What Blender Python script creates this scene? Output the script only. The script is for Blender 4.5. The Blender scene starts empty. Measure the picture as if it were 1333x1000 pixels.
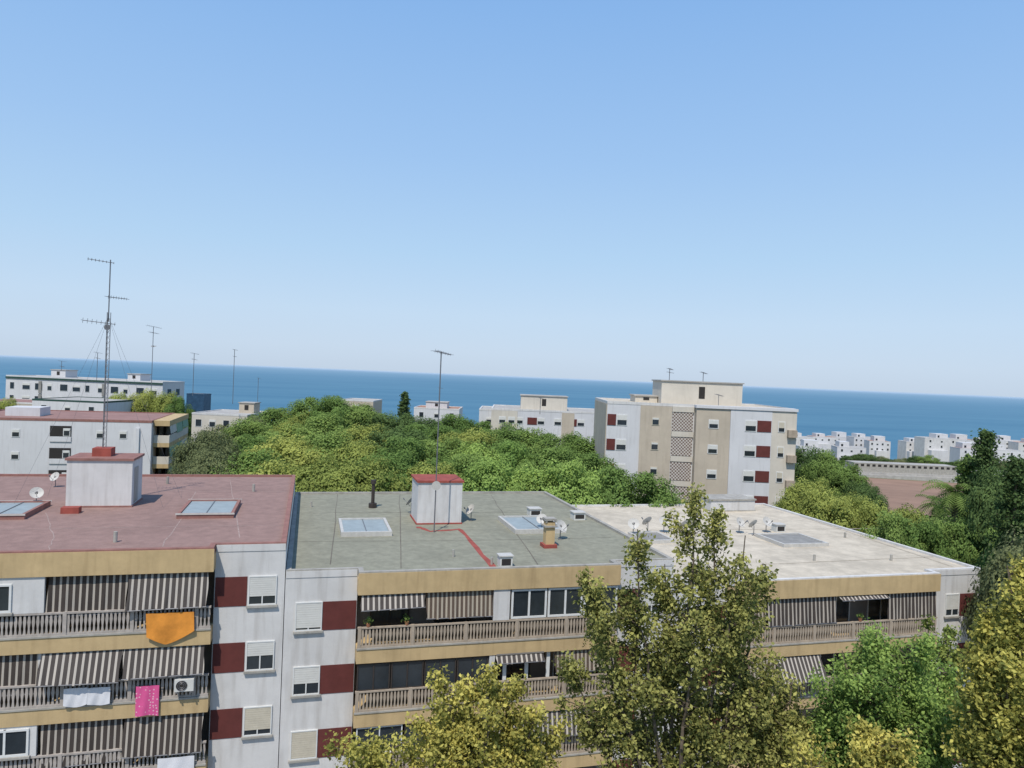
import bpy, math, random
import numpy as np
from mathutils import Vector, Matrix
random.seed(7); np.random.seed(7)
C = bpy.context.scene.collection
PI = math.pi
# ------------------------------------------------------------------ camera model
FP, PSI, PITCH, ROLL, H = 950.0, math.radians(15.5), math.radians(0.63), math.radians(2.36), 22.0
RM = Matrix.Rotation(-PSI,3,'Z') @ Matrix.Rotation(PI/2-PITCH,3,'X') @ Matrix.Rotation(ROLL,3,'Z')
CAM = Vector((0,0,H))
FWD = Vector((math.sin(PSI), math.cos(PSI), 0))
def ray(px,py): return RM @ Vector(((px-666.5)/FP, -(py-500)/FP, -1))
def atz(px,py,z):
    d = ray(px,py); return CAM + d*((z-H)/d.z)
def aty(px,py,y):
    d = ray(px,py); return CAM + d*(y/d.y)
def atf(px,py,f):
    d = ray(px,py); return CAM + d*(f/d.dot(FWD))
# ------------------------------------------------------------------ materials
def mat(name, c, rough=.85, var=.12, scale=1.0, streak=0.0, bump=0.0, c2=None, spots=0.0, spec=.3, metal=0):
    m = bpy.data.materials.new(name); m.use_nodes = True
    nt = m.node_tree; N = nt.nodes; L = nt.links; b = N['Principled BSDF']
    b.inputs['Roughness'].default_value = rough; b.inputs['Specular IOR Level'].default_value = spec
    b.inputs['Metallic'].default_value = metal
    tc = N.new('ShaderNodeTexCoord')
    n1 = N.new('ShaderNodeTexNoise'); n1.inputs['Scale'].default_value = scale; n1.inputs['Detail'].default_value = 8; n1.inputs['Roughness'].default_value=.65
    L.new(tc.outputs['Object'], n1.inputs['Vector'])
    r = N.new('ShaderNodeMapRange'); r.inputs[1].default_value=.3; r.inputs[2].default_value=.7
    L.new(n1.outputs['Fac'], r.inputs[0])
    mx = N.new('ShaderNodeMix'); mx.data_type='RGBA'
    cc2 = c2 if c2 else tuple(x*(1-var*2) for x in c)
    hi = tuple(min(1,x*(1+var*.5)) for x in c)
    mx.inputs[6].default_value = (*cc2,1); mx.inputs[7].default_value = (*hi,1)
    L.new(r.outputs[0], mx.inputs[0]); out = mx.outputs[2]
    if streak:
        mp = N.new('ShaderNodeMapping'); mp.inputs['Scale'].default_value = (2.2,2.2,.22)
        L.new(tc.outputs['Object'], mp.inputs[0])
        n2 = N.new('ShaderNodeTexNoise'); n2.inputs['Scale'].default_value=1.6; n2.inputs['Detail'].default_value=6
        L.new(mp.outputs[0], n2.inputs['Vector'])
        r2 = N.new('ShaderNodeMapRange'); r2.inputs[1].default_value=.5; r2.inputs[2].default_value=.75; r2.inputs[4].default_value=streak
        L.new(n2.outputs['Fac'], r2.inputs[0])
        m2 = N.new('ShaderNodeMix'); m2.data_type='RGBA'; L.new(r2.outputs[0], m2.inputs[0]); L.new(out, m2.inputs[6])
        m2.inputs[7].default_value = (c[0]*.42,c[1]*.38,c[2]*.34,1); out = m2.outputs[2]
    if spots:
        n3 = N.new('ShaderNodeTexNoise'); n3.inputs['Scale'].default_value=.28; n3.inputs['Detail'].default_value=10; n3.inputs['Roughness'].default_value=.72
        L.new(tc.outputs['Object'], n3.inputs['Vector'])
        r3 = N.new('ShaderNodeMapRange'); r3.inputs[1].default_value=.5; r3.inputs[2].default_value=.62; r3.inputs[4].default_value=spots
        L.new(n3.outputs['Fac'], r3.inputs[0])
        m3 = N.new('ShaderNodeMix'); m3.data_type='RGBA'; L.new(r3.outputs[0], m3.inputs[0]); L.new(out, m3.inputs[6])
        m3.inputs[7].default_value = (c[0]*.6,c[1]*.6,c[2]*.6,1); out = m3.outputs[2]
    L.new(out, b.inputs['Base Color'])
    if bump:
        bp = N.new('ShaderNodeBump'); bp.inputs['Strength'].default_value=bump; bp.inputs['Distance'].default_value=.03
        n4 = N.new('ShaderNodeTexNoise'); n4.inputs['Scale'].default_value=12; n4.inputs['Detail'].default_value=4
        L.new(tc.outputs['Object'], n4.inputs['Vector']); L.new(n4.outputs['Fac'], bp.inputs['Height']); L.new(bp.outputs[0], b.inputs['Normal'])
    return m
def stripe_mat(name, c1, c2, period, duty=.5):
    m = mat(name, c1, .9, .1, 2.0); nt=m.node_tree; N=nt.nodes; L=nt.links; b=N['Principled BSDF']
    src = b.inputs['Base Color'].links[0].from_socket
    tc = N.new('ShaderNodeTexCoord'); sp = N.new('ShaderNodeSeparateXYZ'); L.new(tc.outputs['Object'], sp.inputs[0])
    a = N.new('ShaderNodeMath'); a.operation='MULTIPLY'; a.inputs[1].default_value=1/period; L.new(sp.outputs[0], a.inputs[0])
    f = N.new('ShaderNodeMath'); f.operation='FRACT'; L.new(a.outputs[0], f.inputs[0])
    g = N.new('ShaderNodeMath'); g.operation='GREATER_THAN'; g.inputs[1].default_value=duty; L.new(f.outputs[0], g.inputs[0])
    mx = N.new('ShaderNodeMix'); mx.data_type='RGBA'; L.new(g.outputs[0], mx.inputs[0]); L.new(src, mx.inputs[6]); mx.inputs[7].default_value=(*c2,1)
    L.new(mx.outputs[2], b.inputs['Base Color']); return m
def leaf_mat(name, dark, light, trans=.38):
    m = bpy.data.materials.new(name); m.use_nodes=True; nt=m.node_tree; N=nt.nodes; L=nt.links
    N.remove(N['Principled BSDF']); out = N['Material Output']
    at = N.new('ShaderNodeAttribute'); at.attribute_name='tone'
    oi = N.new('ShaderNodeObjectInfo')
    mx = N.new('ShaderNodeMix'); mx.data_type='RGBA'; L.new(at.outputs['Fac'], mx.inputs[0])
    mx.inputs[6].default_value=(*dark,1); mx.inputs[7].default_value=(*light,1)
    hs = N.new('ShaderNodeHueSaturation'); L.new(mx.outputs[2], hs.inputs['Color']); hs.inputs['Saturation'].default_value=.93
    r = N.new('ShaderNodeMapRange'); r.inputs[3].default_value=.85; r.inputs[4].default_value=1.18; L.new(oi.outputs['Random'], r.inputs[0]); L.new(r.outputs[0], hs.inputs['Value'])
    r2 = N.new('ShaderNodeMapRange'); r2.inputs[3].default_value=.508; r2.inputs[4].default_value=.486; L.new(oi.outputs['Random'], r2.inputs[0]); L.new(r2.outputs[0], hs.inputs['Hue'])
    d = N.new('ShaderNodeBsdfDiffuse'); t = N.new('ShaderNodeBsdfTranslucent'); ms = N.new('ShaderNodeMixShader'); ms.inputs[0].default_value=trans
    L.new(hs.outputs[0], d.inputs[0]); L.new(hs.outputs[0], t.inputs[0]); L.new(d.outputs[0], ms.inputs[1]); L.new(t.outputs[0], ms.inputs[2]); L.new(ms.outputs[0], out.inputs[0])
    return m
M = {}
M['white'] = mat('white_wall_paint',(.61,.595,.575),.9,.08,.5,streak=.35,bump=.15)
M['whitefar'] = mat('white_far_wall_hazed',(.6,.595,.6),.9,.06,.2,streak=.2)  # slightly bluish far white, distance haze put into the colour
M['beige'] = mat('beige_wall_paint',(.5,.43,.34),.9,.08,.4,streak=.2)
M['sand'] = mat('pale_sand_wall_paint',(.59,.54,.46),.9,.07,.4,streak=.15)
M['ochre'] = mat('tan_band_paint',(.52,.38,.2),.85,.1,.9,streak=.35,bump=.1)
M['maroon'] = mat('maroon_panel_paint',(.125,.033,.028),.8,.12,1.5)
M['redpaint'] = mat('red_waterproof_paint',(.33,.08,.06),.85,.15,2)
M['edgeA'] = mat('dusty_maroon_parapet_paint',(.3,.15,.125),.9,.15,2,streak=.2)
M['roofA'] = mat('dusty_red_brown_roof_membrane',(.295,.188,.16),.9,.12,1.6,bump=.5,spots=.35)
M['roofB'] = mat('greenish_grey_roof_membrane',(.27,.262,.197),.92,.13,2.2,bump=.5,spots=.42)
M['roofC'] = mat('pale_weathered_roof_membrane',(.57,.5,.395),.92,.14,1.2,bump=.5,spots=.5)
M['rooffar'] = mat('far_red_roof',(.31,.18,.155),.9,.12,.5,spots=.3)
M['roofgrey'] = mat('far_grey_roof',(.42,.4,.37),.9,.12,.5,spots=.3)
M['tile'] = mat('terracotta_tile_roof',(.4,.22,.15),.9,.2,2)
M['concrete'] = mat('concrete',(.38,.36,.32),.9,.15,1.2,streak=.4,bump=.3)
M['baluster'] = mat('precast_concrete_balustrade',(.42,.375,.335),.9,.15,3,streak=.35)
M['balc_ochre'] = mat('weathered_concrete_balustrade',(.4,.33,.255),.9,.12,3,streak=.35)
M['glass'] = mat('dark_window_glass',(.03,.038,.045),.12,.2,1,spec=.6)
M['skyglass'] = mat('milky_skylight_glazing',(.3,.34,.34),.4,.1,2)
M['wellfill'] = mat('grey_light_well_cover',(.27,.26,.24),.7,.15,2)
M['shutter'] = mat('white_roller_shutter',(.6,.59,.55),.7,.05,3)
M['cream'] = mat('cream_roller_shutter',(.53,.48,.38),.7,.08,3)
M['frame'] = mat('white_window_frame',(.64,.64,.62),.6,.04,3)
M['brown'] = mat('brown_aluminium_frame',(.05,.04,.035),.6,.1,3)
M['metal'] = mat('galvanised_metal',(.2,.2,.21),.5,.1,6,metal=.5)
M['dish'] = mat('grey_dish_paint',(.52,.5,.46),.6,.1,4)
M['dark'] = mat('dark_interior',(.035,.032,.03),.95,.1,1)
M['recess'] = mat('back_wall_painted_shade',(.22,.2,.18),.95,.1,1)  # balcony recess shade put into this dark colour
M['stripe'] = stripe_mat('brown_and_cream_striped_canvas',(.055,.044,.038),(.38,.34,.29),.235,.66)
M['stripe2'] = stripe_mat('grey_and_cream_striped_canvas',(.075,.064,.058),(.43,.39,.34),.235,.64)
M['stripe3'] = stripe_mat('faded_striped_canvas',(.11,.08,.06),(.38,.33,.26),.2,.58)
M['green'] = mat('dark_green_metal',(.03,.07,.055),.6,.1,2)
M['awngreen'] = mat('pale_green_awning',(.25,.38,.26),.9,.1,2)
M['bluegl'] = mat('blue_glazing',(.04,.09,.16),.25,.2,1)
M['bark'] = mat('grey_brown_bark',(.15,.12,.09),.95,.25,4,bump=.5)
M['asphalt'] = mat('asphalt',(.05,.05,.052),.95,.15,3,bump=.3)
M['paving'] = mat('pavement_slabs',(.28,.26,.24),.95,.12,2,bump=.3)
M['kerb'] = mat('kerb_stone',(.35,.34,.32),.95,.1,2)
M['marking'] = mat('road_paint',(.7,.7,.68),.8,.1,3)
M['earth'] = mat('dry_scrub_ground',(.2,.18,.1),.95,.2,.05,c2=(.1,.12,.055),spots=.4)
M['field'] = mat('reddish_brown_dirt_field',(.31,.19,.13),.95,.15,.06,spots=.3)
M['orange'] = mat('orange_cloth',(.72,.28,.045),.9,.22,1.2)
M['whitecloth'] = mat('white_cloth',(.66,.66,.68),.9,.05,3)
M['terracotta'] = mat('terracotta_pot',(.35,.15,.08),.9,.1,3)
def dots_mat():
    m = mat('pink_dotted_cloth',(.66,.1,.27),.9,.05,3); nt=m.node_tree; N=nt.nodes; L=nt.links; b=N['Principled BSDF']
    src=b.inputs['Base Color'].links[0].from_socket; tc=N.new('ShaderNodeTexCoord'); v=N.new('ShaderNodeTexVoronoi'); v.inputs['Scale'].default_value=8; v.inputs['Randomness'].default_value=.5
    L.new(tc.outputs['Object'],v.inputs['Vector']); g=N.new('ShaderNodeMath'); g.operation='LESS_THAN'; g.inputs[1].default_value=.24; L.new(v.outputs['Distance'],g.inputs[0])
    mx=N.new('ShaderNodeMix'); mx.data_type='RGBA'; L.new(g.outputs[0],mx.inputs[0]); L.new(src,mx.inputs[6]); mx.inputs[7].default_value=(.72,.42,.48,1); L.new(mx.outputs[2],b.inputs['Base Color']); return m
M['pink'] = dots_mat()
def lattice_mat():
    m = mat('pierced_brick_lattice',(.56,.52,.47),.9,.1,3); nt=m.node_tree; N=nt.nodes; L=nt.links; b=N['Principled BSDF']
    src=b.inputs['Base Color'].links[0].from_socket; tc=N.new('ShaderNodeTexCoord'); ch=N.new('ShaderNodeTexChecker'); ch.inputs['Scale'].default_value=5.5
    mp=N.new('ShaderNodeMapping'); mp.inputs['Scale'].default_value=(1,0,1); L.new(tc.outputs['Object'],mp.inputs[0]); mp.inputs['Location'].default_value=(0,.05,0)
    L.new(mp.outputs[0],ch.inputs['Vector']); mx=N.new('ShaderNodeMix'); mx.data_type='RGBA'; L.new(ch.outputs['Fac'],mx.inputs[0]); L.new(src,mx.inputs[6]); mx.inputs[7].default_value=(.16,.11,.09,1); L.new(mx.outputs[2],b.inputs['Base Color']); return m
M['lattice'] = lattice_mat()
LM = {
 'green': leaf_mat('green_leaves',(.065,.115,.028),(.23,.35,.08)),
 'yellow': leaf_mat('yellow_green_leaves',(.11,.145,.03),(.41,.46,.1)),
 'dark': leaf_mat('dark_green_leaves',(.042,.078,.028),(.145,.23,.068)),
 'olive': leaf_mat('olive_leaves',(.075,.095,.042),(.24,.27,.115)),
 'bright': leaf_mat('bright_green_leaves',(.08,.15,.032),(.32,.47,.1)),
 'autumn': leaf_mat('yellowing_leaves',(.14,.155,.03),(.66,.6,.12)),
 'plane': leaf_mat('olive_yellow_leaves',(.08,.1,.028),(.54,.52,.14)),
}
# ------------------------------------------------------------------ mesh helpers
class MB:
    def __init__(s): s.v=[]; s.f=[]
    def box(s,x0,x1,y0,y1,z0,z1):
        b=len(s.v); s.v += [(x0,y0,z0),(x1,y0,z0),(x1,y1,z0),(x0,y1,z0),(x0,y0,z1),(x1,y0,z1),(x1,y1,z1),(x0,y1,z1)]
        s.f += [tuple(b+i for i in q) for q in ((0,3,2,1),(4,5,6,7),(0,1,5,4),(1,2,6,5),(2,3,7,6),(3,0,4,7))]; return s
    def prism(s,poly,z0,z1,top=True):
        b=len(s.v); n=len(poly); s.v += [(x,y,z0) for x,y in poly]+[(x,y,z1) for x,y in poly]
        for i in range(n): s.f.append((b+i,b+(i+1)%n,b+n+(i+1)%n,b+n+i))
        s.f.append(tuple(b+n-1-i for i in range(n))); s.f.append(tuple(b+n+i for i in range(n))); return s
    def tube(s,pts,rad,n=6):
        b=len(s.v); P=[Vector(p) for p in pts]
        if not hasattr(rad,'__len__'): rad=[rad]*len(P)
        for i,p in enumerate(P):
            t=(P[min(i+1,len(P)-1)]-P[max(i-1,0)]).normalized()
            u=t.cross(Vector((0,0,1)) if abs(t.z)<.9 else Vector((1,0,0))).normalized(); w=t.cross(u)
            for k in range(n):
                a=2*PI*k/n; s.v.append(tuple(p+(u*math.cos(a)+w*math.sin(a))*rad[i]))
        for i in range(len(P)-1):
            for k in range(n):
                a=b+i*n+k; c=b+i*n+(k+1)%n; s.f.append((a,c,c+n,a+n))
        s.f.append(tuple(b+k for k in range(n))[::-1]); s.f.append(tuple(b+(len(P)-1)*n+k for k in range(n))); return s
    def grid(s,fn,nu,nv):
        b=len(s.v)
        for j in range(nv+1):
            for i in range(nu+1): s.v.append(tuple(fn(i/nu,j/nv)))
        for j in range(nv):
            for i in range(nu):
                a=b+j*(nu+1)+i; s.f.append((a,a+1,a+nu+2,a+nu+1))
        return s
    def build(s,name,m,parent=None,loc=None,smooth=False):
        me=bpy.data.meshes.new(name); me.from_pydata(s.v,[],s.f); me.materials.append(m); me.update()
        if smooth:
            me.polygons.foreach_set('use_smooth',[True]*len(me.polygons))
        o=bpy.data.objects.new(name,me); C.objects.link(o)
        if parent: o.parent=parent
        if loc: o.location=loc
        return o
def tag(o,label=None,cat=None,group=None,kind=None):
    if label: o['label']=label
    if cat: o['category']=cat
    if group: o['group']=group
    if kind: o['kind']=kind
    return o
def empty(name,loc,rz=0,label=None,cat=None,group=None):
    o=bpy.data.objects.new(name,None); C.objects.link(o); o.location=loc; o.rotation_euler=(0,0,rz); o.empty_display_size=.2
    return tag(o,label,cat,group)
def dup(root):
    r=root.copy(); C.objects.link(r)
    for ch in list(root.children):
        c=ch.copy(); C.objects.link(c); c.parent=r
        for g in list(ch.children):
            d=g.copy(); C.objects.link(d); d.parent=c
    return r
ORD=['first','second','third','fourth','fifth','sixth','seventh','eighth','ninth','tenth','eleventh','twelfth','thirteenth','fourteenth','fifteenth','sixteenth','seventeenth','eighteenth','nineteenth','twentieth','twenty-first','twenty-second','twenty-third','twenty-fourth','twenty-fifth','twenty-sixth']
# ------------------------------------------------------------------ terrain + sea
TP=[(0,0),(120,0),(300,-12),(430,-17.5),(520,-20.5),(700,-24),(1000,-30)]
def terr(x,y):
    r=math.hypot(x,y); return float(np.interp(r,[a for a,b in TP],[b for a,b in TP]))
mb=MB(); rs=[0.01,30,60,90,120,150,180,210,240,270,300,330,360,400,430,470,520,600,700,850,1000]; ns=96
for r in rs:
    for k in range(ns): mb.v.append((r*math.cos(2*PI*k/ns), r*math.sin(2*PI*k/ns), terr(r,0)))
for i in range(len(rs)-1):
    for k in range(ns): mb.f.append((i*ns+k,i*ns+(k+1)%ns,(i+1)*ns+(k+1)%ns,(i+1)*ns+k)[::-1])
tag(mb.build('ground',M['earth']),kind='structure')
mb=MB(); rs=[450,700,1200,2500,6000,20000,90000]
for r in rs:
    for k in range(ns): mb.v.append((r*math.cos(2*PI*k/ns), r*math.sin(2*PI*k/ns), -20))
for i in range(len(rs)-1):
    for k in range(ns): mb.f.append((i*ns+k,(i+1)*ns+k,(i+1)*ns+(k+1)%ns,i*ns+(k+1)%ns))
def sea_mat():
    m=bpy.data.materials.new('sea_water'); m.use_nodes=True; nt=m.node_tree; N=nt.nodes; L=nt.links; b=N['Principled BSDF']
    b.inputs['Roughness'].default_value=.6; b.inputs['Specular IOR Level'].default_value=.08
    tc=N.new('ShaderNodeTexCoord'); mp=N.new('ShaderNodeMapping'); mp.inputs['Rotation'].default_value=(0,0,PSI); mp.inputs['Scale'].default_value=(.0016,.006,1); L.new(tc.outputs['Object'],mp.inputs[0])
    n=N.new('ShaderNodeTexNoise'); n.inputs['Scale'].default_value=1; n.inputs['Detail'].default_value=9; n.inputs['Roughness'].default_value=.68; L.new(mp.outputs[0],n.inputs['Vector'])
    r=N.new('ShaderNodeMapRange'); r.inputs[1].default_value=.35; r.inputs[2].default_value=.68; L.new(n.outputs['Fac'],r.inputs[0])
    mx=N.new('ShaderNodeMix'); mx.data_type='RGBA'; mx.inputs[6].default_value=(.05,.145,.225,1); mx.inputs[7].default_value=(.09,.205,.285,1); L.new(r.outputs[0],mx.inputs[0])
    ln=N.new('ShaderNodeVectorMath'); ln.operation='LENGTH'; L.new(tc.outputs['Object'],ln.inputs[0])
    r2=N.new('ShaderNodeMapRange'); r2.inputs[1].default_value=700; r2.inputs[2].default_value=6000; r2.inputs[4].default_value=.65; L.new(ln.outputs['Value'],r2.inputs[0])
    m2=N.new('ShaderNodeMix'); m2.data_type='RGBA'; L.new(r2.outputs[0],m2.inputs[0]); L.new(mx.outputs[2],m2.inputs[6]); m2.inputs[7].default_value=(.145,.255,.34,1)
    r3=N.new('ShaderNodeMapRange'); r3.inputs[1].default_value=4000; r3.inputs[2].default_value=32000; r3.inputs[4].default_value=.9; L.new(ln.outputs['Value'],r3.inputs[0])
    m3=N.new('ShaderNodeMix'); m3.data_type='RGBA'; L.new(r3.outputs[0],m3.inputs[0]); L.new(m2.outputs[2],m3.inputs[6]); m3.inputs[7].default_value=(.33,.42,.5,1)  # haze painted into the water colour, paler toward the horizon
    L.new(m3.outputs[2],b.inputs['Base Color']); return m
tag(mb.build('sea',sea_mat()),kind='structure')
tag(MB().box(-60,90,13,20,-.2,.03).build('road',M['asphalt']),kind='structure')
mbk=MB().box(-60,90,20,20.2,-.2,.17).box(-60,90,12.8,13,-.2,.17); tag(mbk.build('kerb',M['kerb']),kind='structure')
tag(MB().box(-60,90,20.2,31.5,-.2,.15).box(-60,90,8,12.8,-.2,.15).build('pavement',M['paving']),kind='structure')
mbm=MB()
for i in range(24): mbm.box(-58+i*6,-55+i*6,16.44,16.56,.02,.034)
tag(mbm.build('road_marking',M['marking']),kind='structure')
# ------------------------------------------------------------------ near apartment blocks
def ring(mb,poly,w,z0,z1):
    n=len(poly)
    P=[Vector((x,y)) for x,y in poly]; inn=[]
    for i in range(n):
        a=P[i-1];b=P[i];c=P[(i+1)%n]; d1=(b-a).normalized(); d2=(c-b).normalized()
        n1=Vector((-d1.y,d1.x)); n2=Vector((-d2.y,d2.x)); inn.append(b+(n1+n2)*w if abs(d1.dot(d2))<.5 else b+n1*w)
    b=len(mb.v)
    for L_,z in ((P,z0),(P,z1),(inn,z1),(inn,z0)): mb.v += [(p.x,p.y,z) for p in L_]
    for i in range(n):
        j=(i+1)%n
        mb.f += [(b+i,b+j,b+n+j,b+n+i),(b+n+i,b+n+j,b+2*n+j,b+2*n+i),(b+2*n+i,b+2*n+j,b+3*n+j,b+3*n+i)]
    return mb
def window(root,x0,x1,z0,z1,y,sh=.5,fm='frame',sm='shutter',panes=2,sill=True,t=.05):
    f=MB(); f.box(x0,x0+t,y-.06,y+.03,z0,z1).box(x1-t,x1,y-.06,y+.03,z0,z1).box(x0+t,x1-t,y-.06,y+.03,z1-t,z1).box(x0+t,x1-t,y-.06,y+.03,z0,z0+t)
    zs=z1-(z1-z0)*sh
    for k in range(1,panes):
        xm=x0+(x1-x0)*k/panes; f.box(xm-t*.5,xm+t*.5,y-.055,y+.02,z0+t,zs)
    w=f.build('window',M[fm],root)
    MB().box(x0+t,x1-t,y-.015,y+.02,z0+t,z1-t).build('pane',M['glass'],w)
    if sh>0:
        s=MB()
        n=max(2,int((z1-t-zs)/.09))
        for k in range(n):
            a=zs+(z1-t-zs)*k/n; b=zs+(z1-t-zs)*(k+1)/n; s.box(x0+t+.003,x1-t-.003,y-.045,y-.017,a+.006,b)
        s.build('shutter',M[sm],w)
    if sill: MB().box(x0-.06,x1+.06,y-.13,y+.02,z0-.09,z0-.003).build('sill',M['concrete'],w)
    return w
def railing(root,x0,x1,z0,z1,y,m,step=.15):
    b=MB(); b.box(x0,x1,y,y+.11,z1-.07,z1).box(x0,x1,y+.01,y+.1,z0,z0+.1)
    n=int((x1-x0)/step)
    for i in range(n):
        c=x0+(i+.5)*(x1-x0)/n; zz=[z0+.1,z0+.1+(z1-z0-.17)*.3,z0+.1+(z1-z0-.17)*.62,z1-.07]; ww=[.05,.026,.056,.03]
        bb=len(b.v)
        for z,w in zip(zz,ww): b.v += [(c-w,y+.03,z),(c+w,y+.03,z),(c+w,y+.09,z),(c-w,y+.09,z)]
        for k in range(3):
            q=bb+k*4
            for a,d in ((0,1),(1,2),(2,3),(3,0)): b.f.append((q+a,q+d,q+4+d,q+4+a))
    for i in range(int((x1-x0)/2.4)+1):
        c=min(x1-.09,max(x0+.09,x0+i*2.4)); b.box(c-.07,c+.07,y-.01,y+.12,z0,z1+.01)
    return b.build('railing',m,root)
def awning(root,x0,x1,zt,zb,yt,yb,m,seed=0,wav=.03):
    rnd=random.Random(seed); ph=rnd.random()*6; sag=rnd.uniform(-.06,.06)
    def fn(u,v):
        x=x0+(x1-x0)*u
        y=yt+(yb-yt)*v+wav*v*math.sin(x*9+ph)+wav*.6*math.sin(x*23+ph*2)*v
        return (x+.03*math.sin(v*5+ph), y, zt+(zb-zt)*v+v*(.03*math.sin(u*7+ph)+sag*(u-.5)))
    o=MB().grid(fn,max(8,int((x1-x0)*14)),6).build('awning',m,root)
    MB().tube([(x0,yb,zb-sag*.5),(x1,yb,zb+sag*.5)],.022).build('awning_bar',M['metal'],o)
    MB().box(x0,x1,yt-.06,yt+.04,zt-.01,zt+.06).build('awning_roller',M['recess'],o)
    return o
def near_block(x0,T,bL,bR,name,label,roofm,parm,rail,bayL,bayR,rows=5,W_=18.47):
    R_=empty(name,(x0,32,0),0,label,'apartment building')
    foot=[(0,.65),(bL,.65),(bL,1.9),(bR,1.9),(bR,.65),(W_,.65),(W_,21.2),(0,21.2)]
    MB().prism(foot,-.3,T-.32).build('wall',M['white'],R_)
    rf=[(0,.65),(bL,.65),(bL,0),(bR,0),(bR,.65),(W_,.65),(W_,21.2),(0,21.2)]
    rf2=[(.02,.67),(bL+.02,.67),(bL+.02,.02),(bR-.02,.02),(bR-.02,.67),(W_-.02,.67),(W_-.02,21.18),(.02,21.18)]
    MB().prism(rf2,T-.318,T-.13).build('roof',roofm,R_)
    ring(MB(),rf,.22,T-.319,T).build('parapet',parm,R_)
    MB().box(bL-.02,bR+.02,-.03,1.88,T-1.0,T-.32).box(bL-.02,bR+.02,-.03,-.003,T-.32,T-.06).build('fascia',M['ochre'],R_)
    MB().box(.01,bL-.03,.625,.647,T-.34,T-.05).build('wall_trim',M['white'],R_); MB().box(bR+.03,W_-.01,.625,.647,T-.34,T-.05).build('wall_trim',M['white'],R_)
    for k in range(rows):
        zt=T-3.35-2.8*k
        if zt<.3: break
        s=MB().box(bL+.01,bR-.01,0,1.895,zt-.65,zt); sl_=s.build('balcony_slab',M['ochre'],R_)
        MB().box(bL+.01,bR-.01,-.035,.02,zt-.05,zt+.02).build('drip_edge',M['concrete'],sl_)
        MB().box(bL+.02,bR-.02,1.87,1.895,zt+.01,zt+(2.34 if k==0 else 2.14)).build('balcony_back_wall',M['recess'],R_)  # dark sheet over the white wall, recess shade painted in
        railing(R_,bL+.03,bR-.03,zt,zt+.92,.02,rail)
        xx=bL+.7
        while xx+1.8<bR-.3:
            window(R_,xx,xx+1.8,zt+.05,zt+2.1,1.86,0 if random.random()<.6 else .4,'brown' if random.random()<.6 else 'frame',sill=False)
            xx+=3.0
    for k in range(rows):
        zt=T-1.4-2.8*k
        if zt-1.25<0: break
        for (wx0,wx1,px0,px1,sh,sm) in ((*bayL, [.9,.6,.95,.5,.5][k],'shutter'),(*bayR,[.7,.5,.8,.6,.5][k],'shutter')):
            window(R_,wx0,wx1,zt-1.25,zt,.65,sh,'frame','cream' if (k==2) else sm)
            MB().box(px0,px1,.63,.66,zt-1.27,zt-.02).build('wall_panel',M['maroon'],R_)
    return R_
TA,TB,TC_=H-7.54,H-8.75,H-9.8
XA,XB,XC=-19.18,-.68,17.82
A=near_block(XA,TA,3.05,15.65,'apartment_building','white and ochre apartment block with maroon painted flat roof at left foreground',M['roofA'],M['edgeA'],M['baluster'],(.4,1.5,1.55,3.0),(17.0,18.15,15.68,16.95))
B=near_block(XB,TB,3.05,15.3,'apartment_building','white and ochre apartment block with greenish grey flat roof, middle of the stepped row',M['roofB'],M['concrete'],M['balc_ochre'],(.45,1.58,1.6,3.03),(16.75,17.9,15.32,16.7))
Cb=near_block(XC,TC_,3.05,15.8,'apartment_building','white and ochre apartment block with pale sandy flat roof behind the tall tree',M['roofC'],M['white'],M['balc_ochre'],(.4,1.5,1.55,3.0),(16.9,17.85,17.92,19.1),W_=19.3)
def lx(px,py,x0,y=32): return aty(px,py,y).x-x0
def pil(root,x0,x1,z0,z1,y0=.0,y1=.2,m='white',name='pilaster'): return MB().box(x0,x1,y0,y1,z0,z1).build(name,M[m],root)
rowz=lambda T,k:(T-1.0 if k==0 else T-4.0-2.8*(k-1), T-3.35-2.8*k)
# --- block A
c,f=rowz(TA,0)
a0=lx(57,780,XA)
pil(A,3.1,a0,f+.93,c,.03,.18,'white','infill_wall'); window(A,a0-2.55,a0-1.1,f+1.0,c-.25,.03,0,panes=2,t=.08)
awning(A,lx(60,770,XA),lx(164,770,XA),c-.02,f+.75,.2,.1,M['stripe'],1)
awning(A,lx(166,770,XA),lx(270,770,XA),c-.02,f+.95,.15,-.2,M['stripe2'],2)
c,f=rowz(TA,1)
awning(A,lx(-120,860,XA),lx(48,860,XA),c-.02,f+.55,.2,.1,M['stripe'],3)
awning(A,lx(52,860,XA),lx(158,860,XA),c-.02,f+.98,.1,-.35,M['stripe2'],4)
awning(A,lx(161,860,XA),lx(266,860,XA),c-.02,f+1.05,.1,-.3,M['stripe2'],5)
pil(A,lx(48,880,XA)-.02,lx(51,880,XA)+.04,f,c,.16,.3)
c,f=rowz(TA,2)
a0=lx(47,960,XA)
pil(A,3.1,a0,f+.93,c,.03,.18,'white','infill_wall'); window(A,a0-1.9,a0-.25,f+1.0,c-.1,.03,0,t=.08)
awning(A,lx(51,960,XA),lx(158,960,XA),c-.02,f+.4,.2,.05,M['stripe'],6)
awning(A,lx(160,960,XA),lx(263,960,XA),c-.02,f+.6,.15,-.15,M['stripe'],7)
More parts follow.
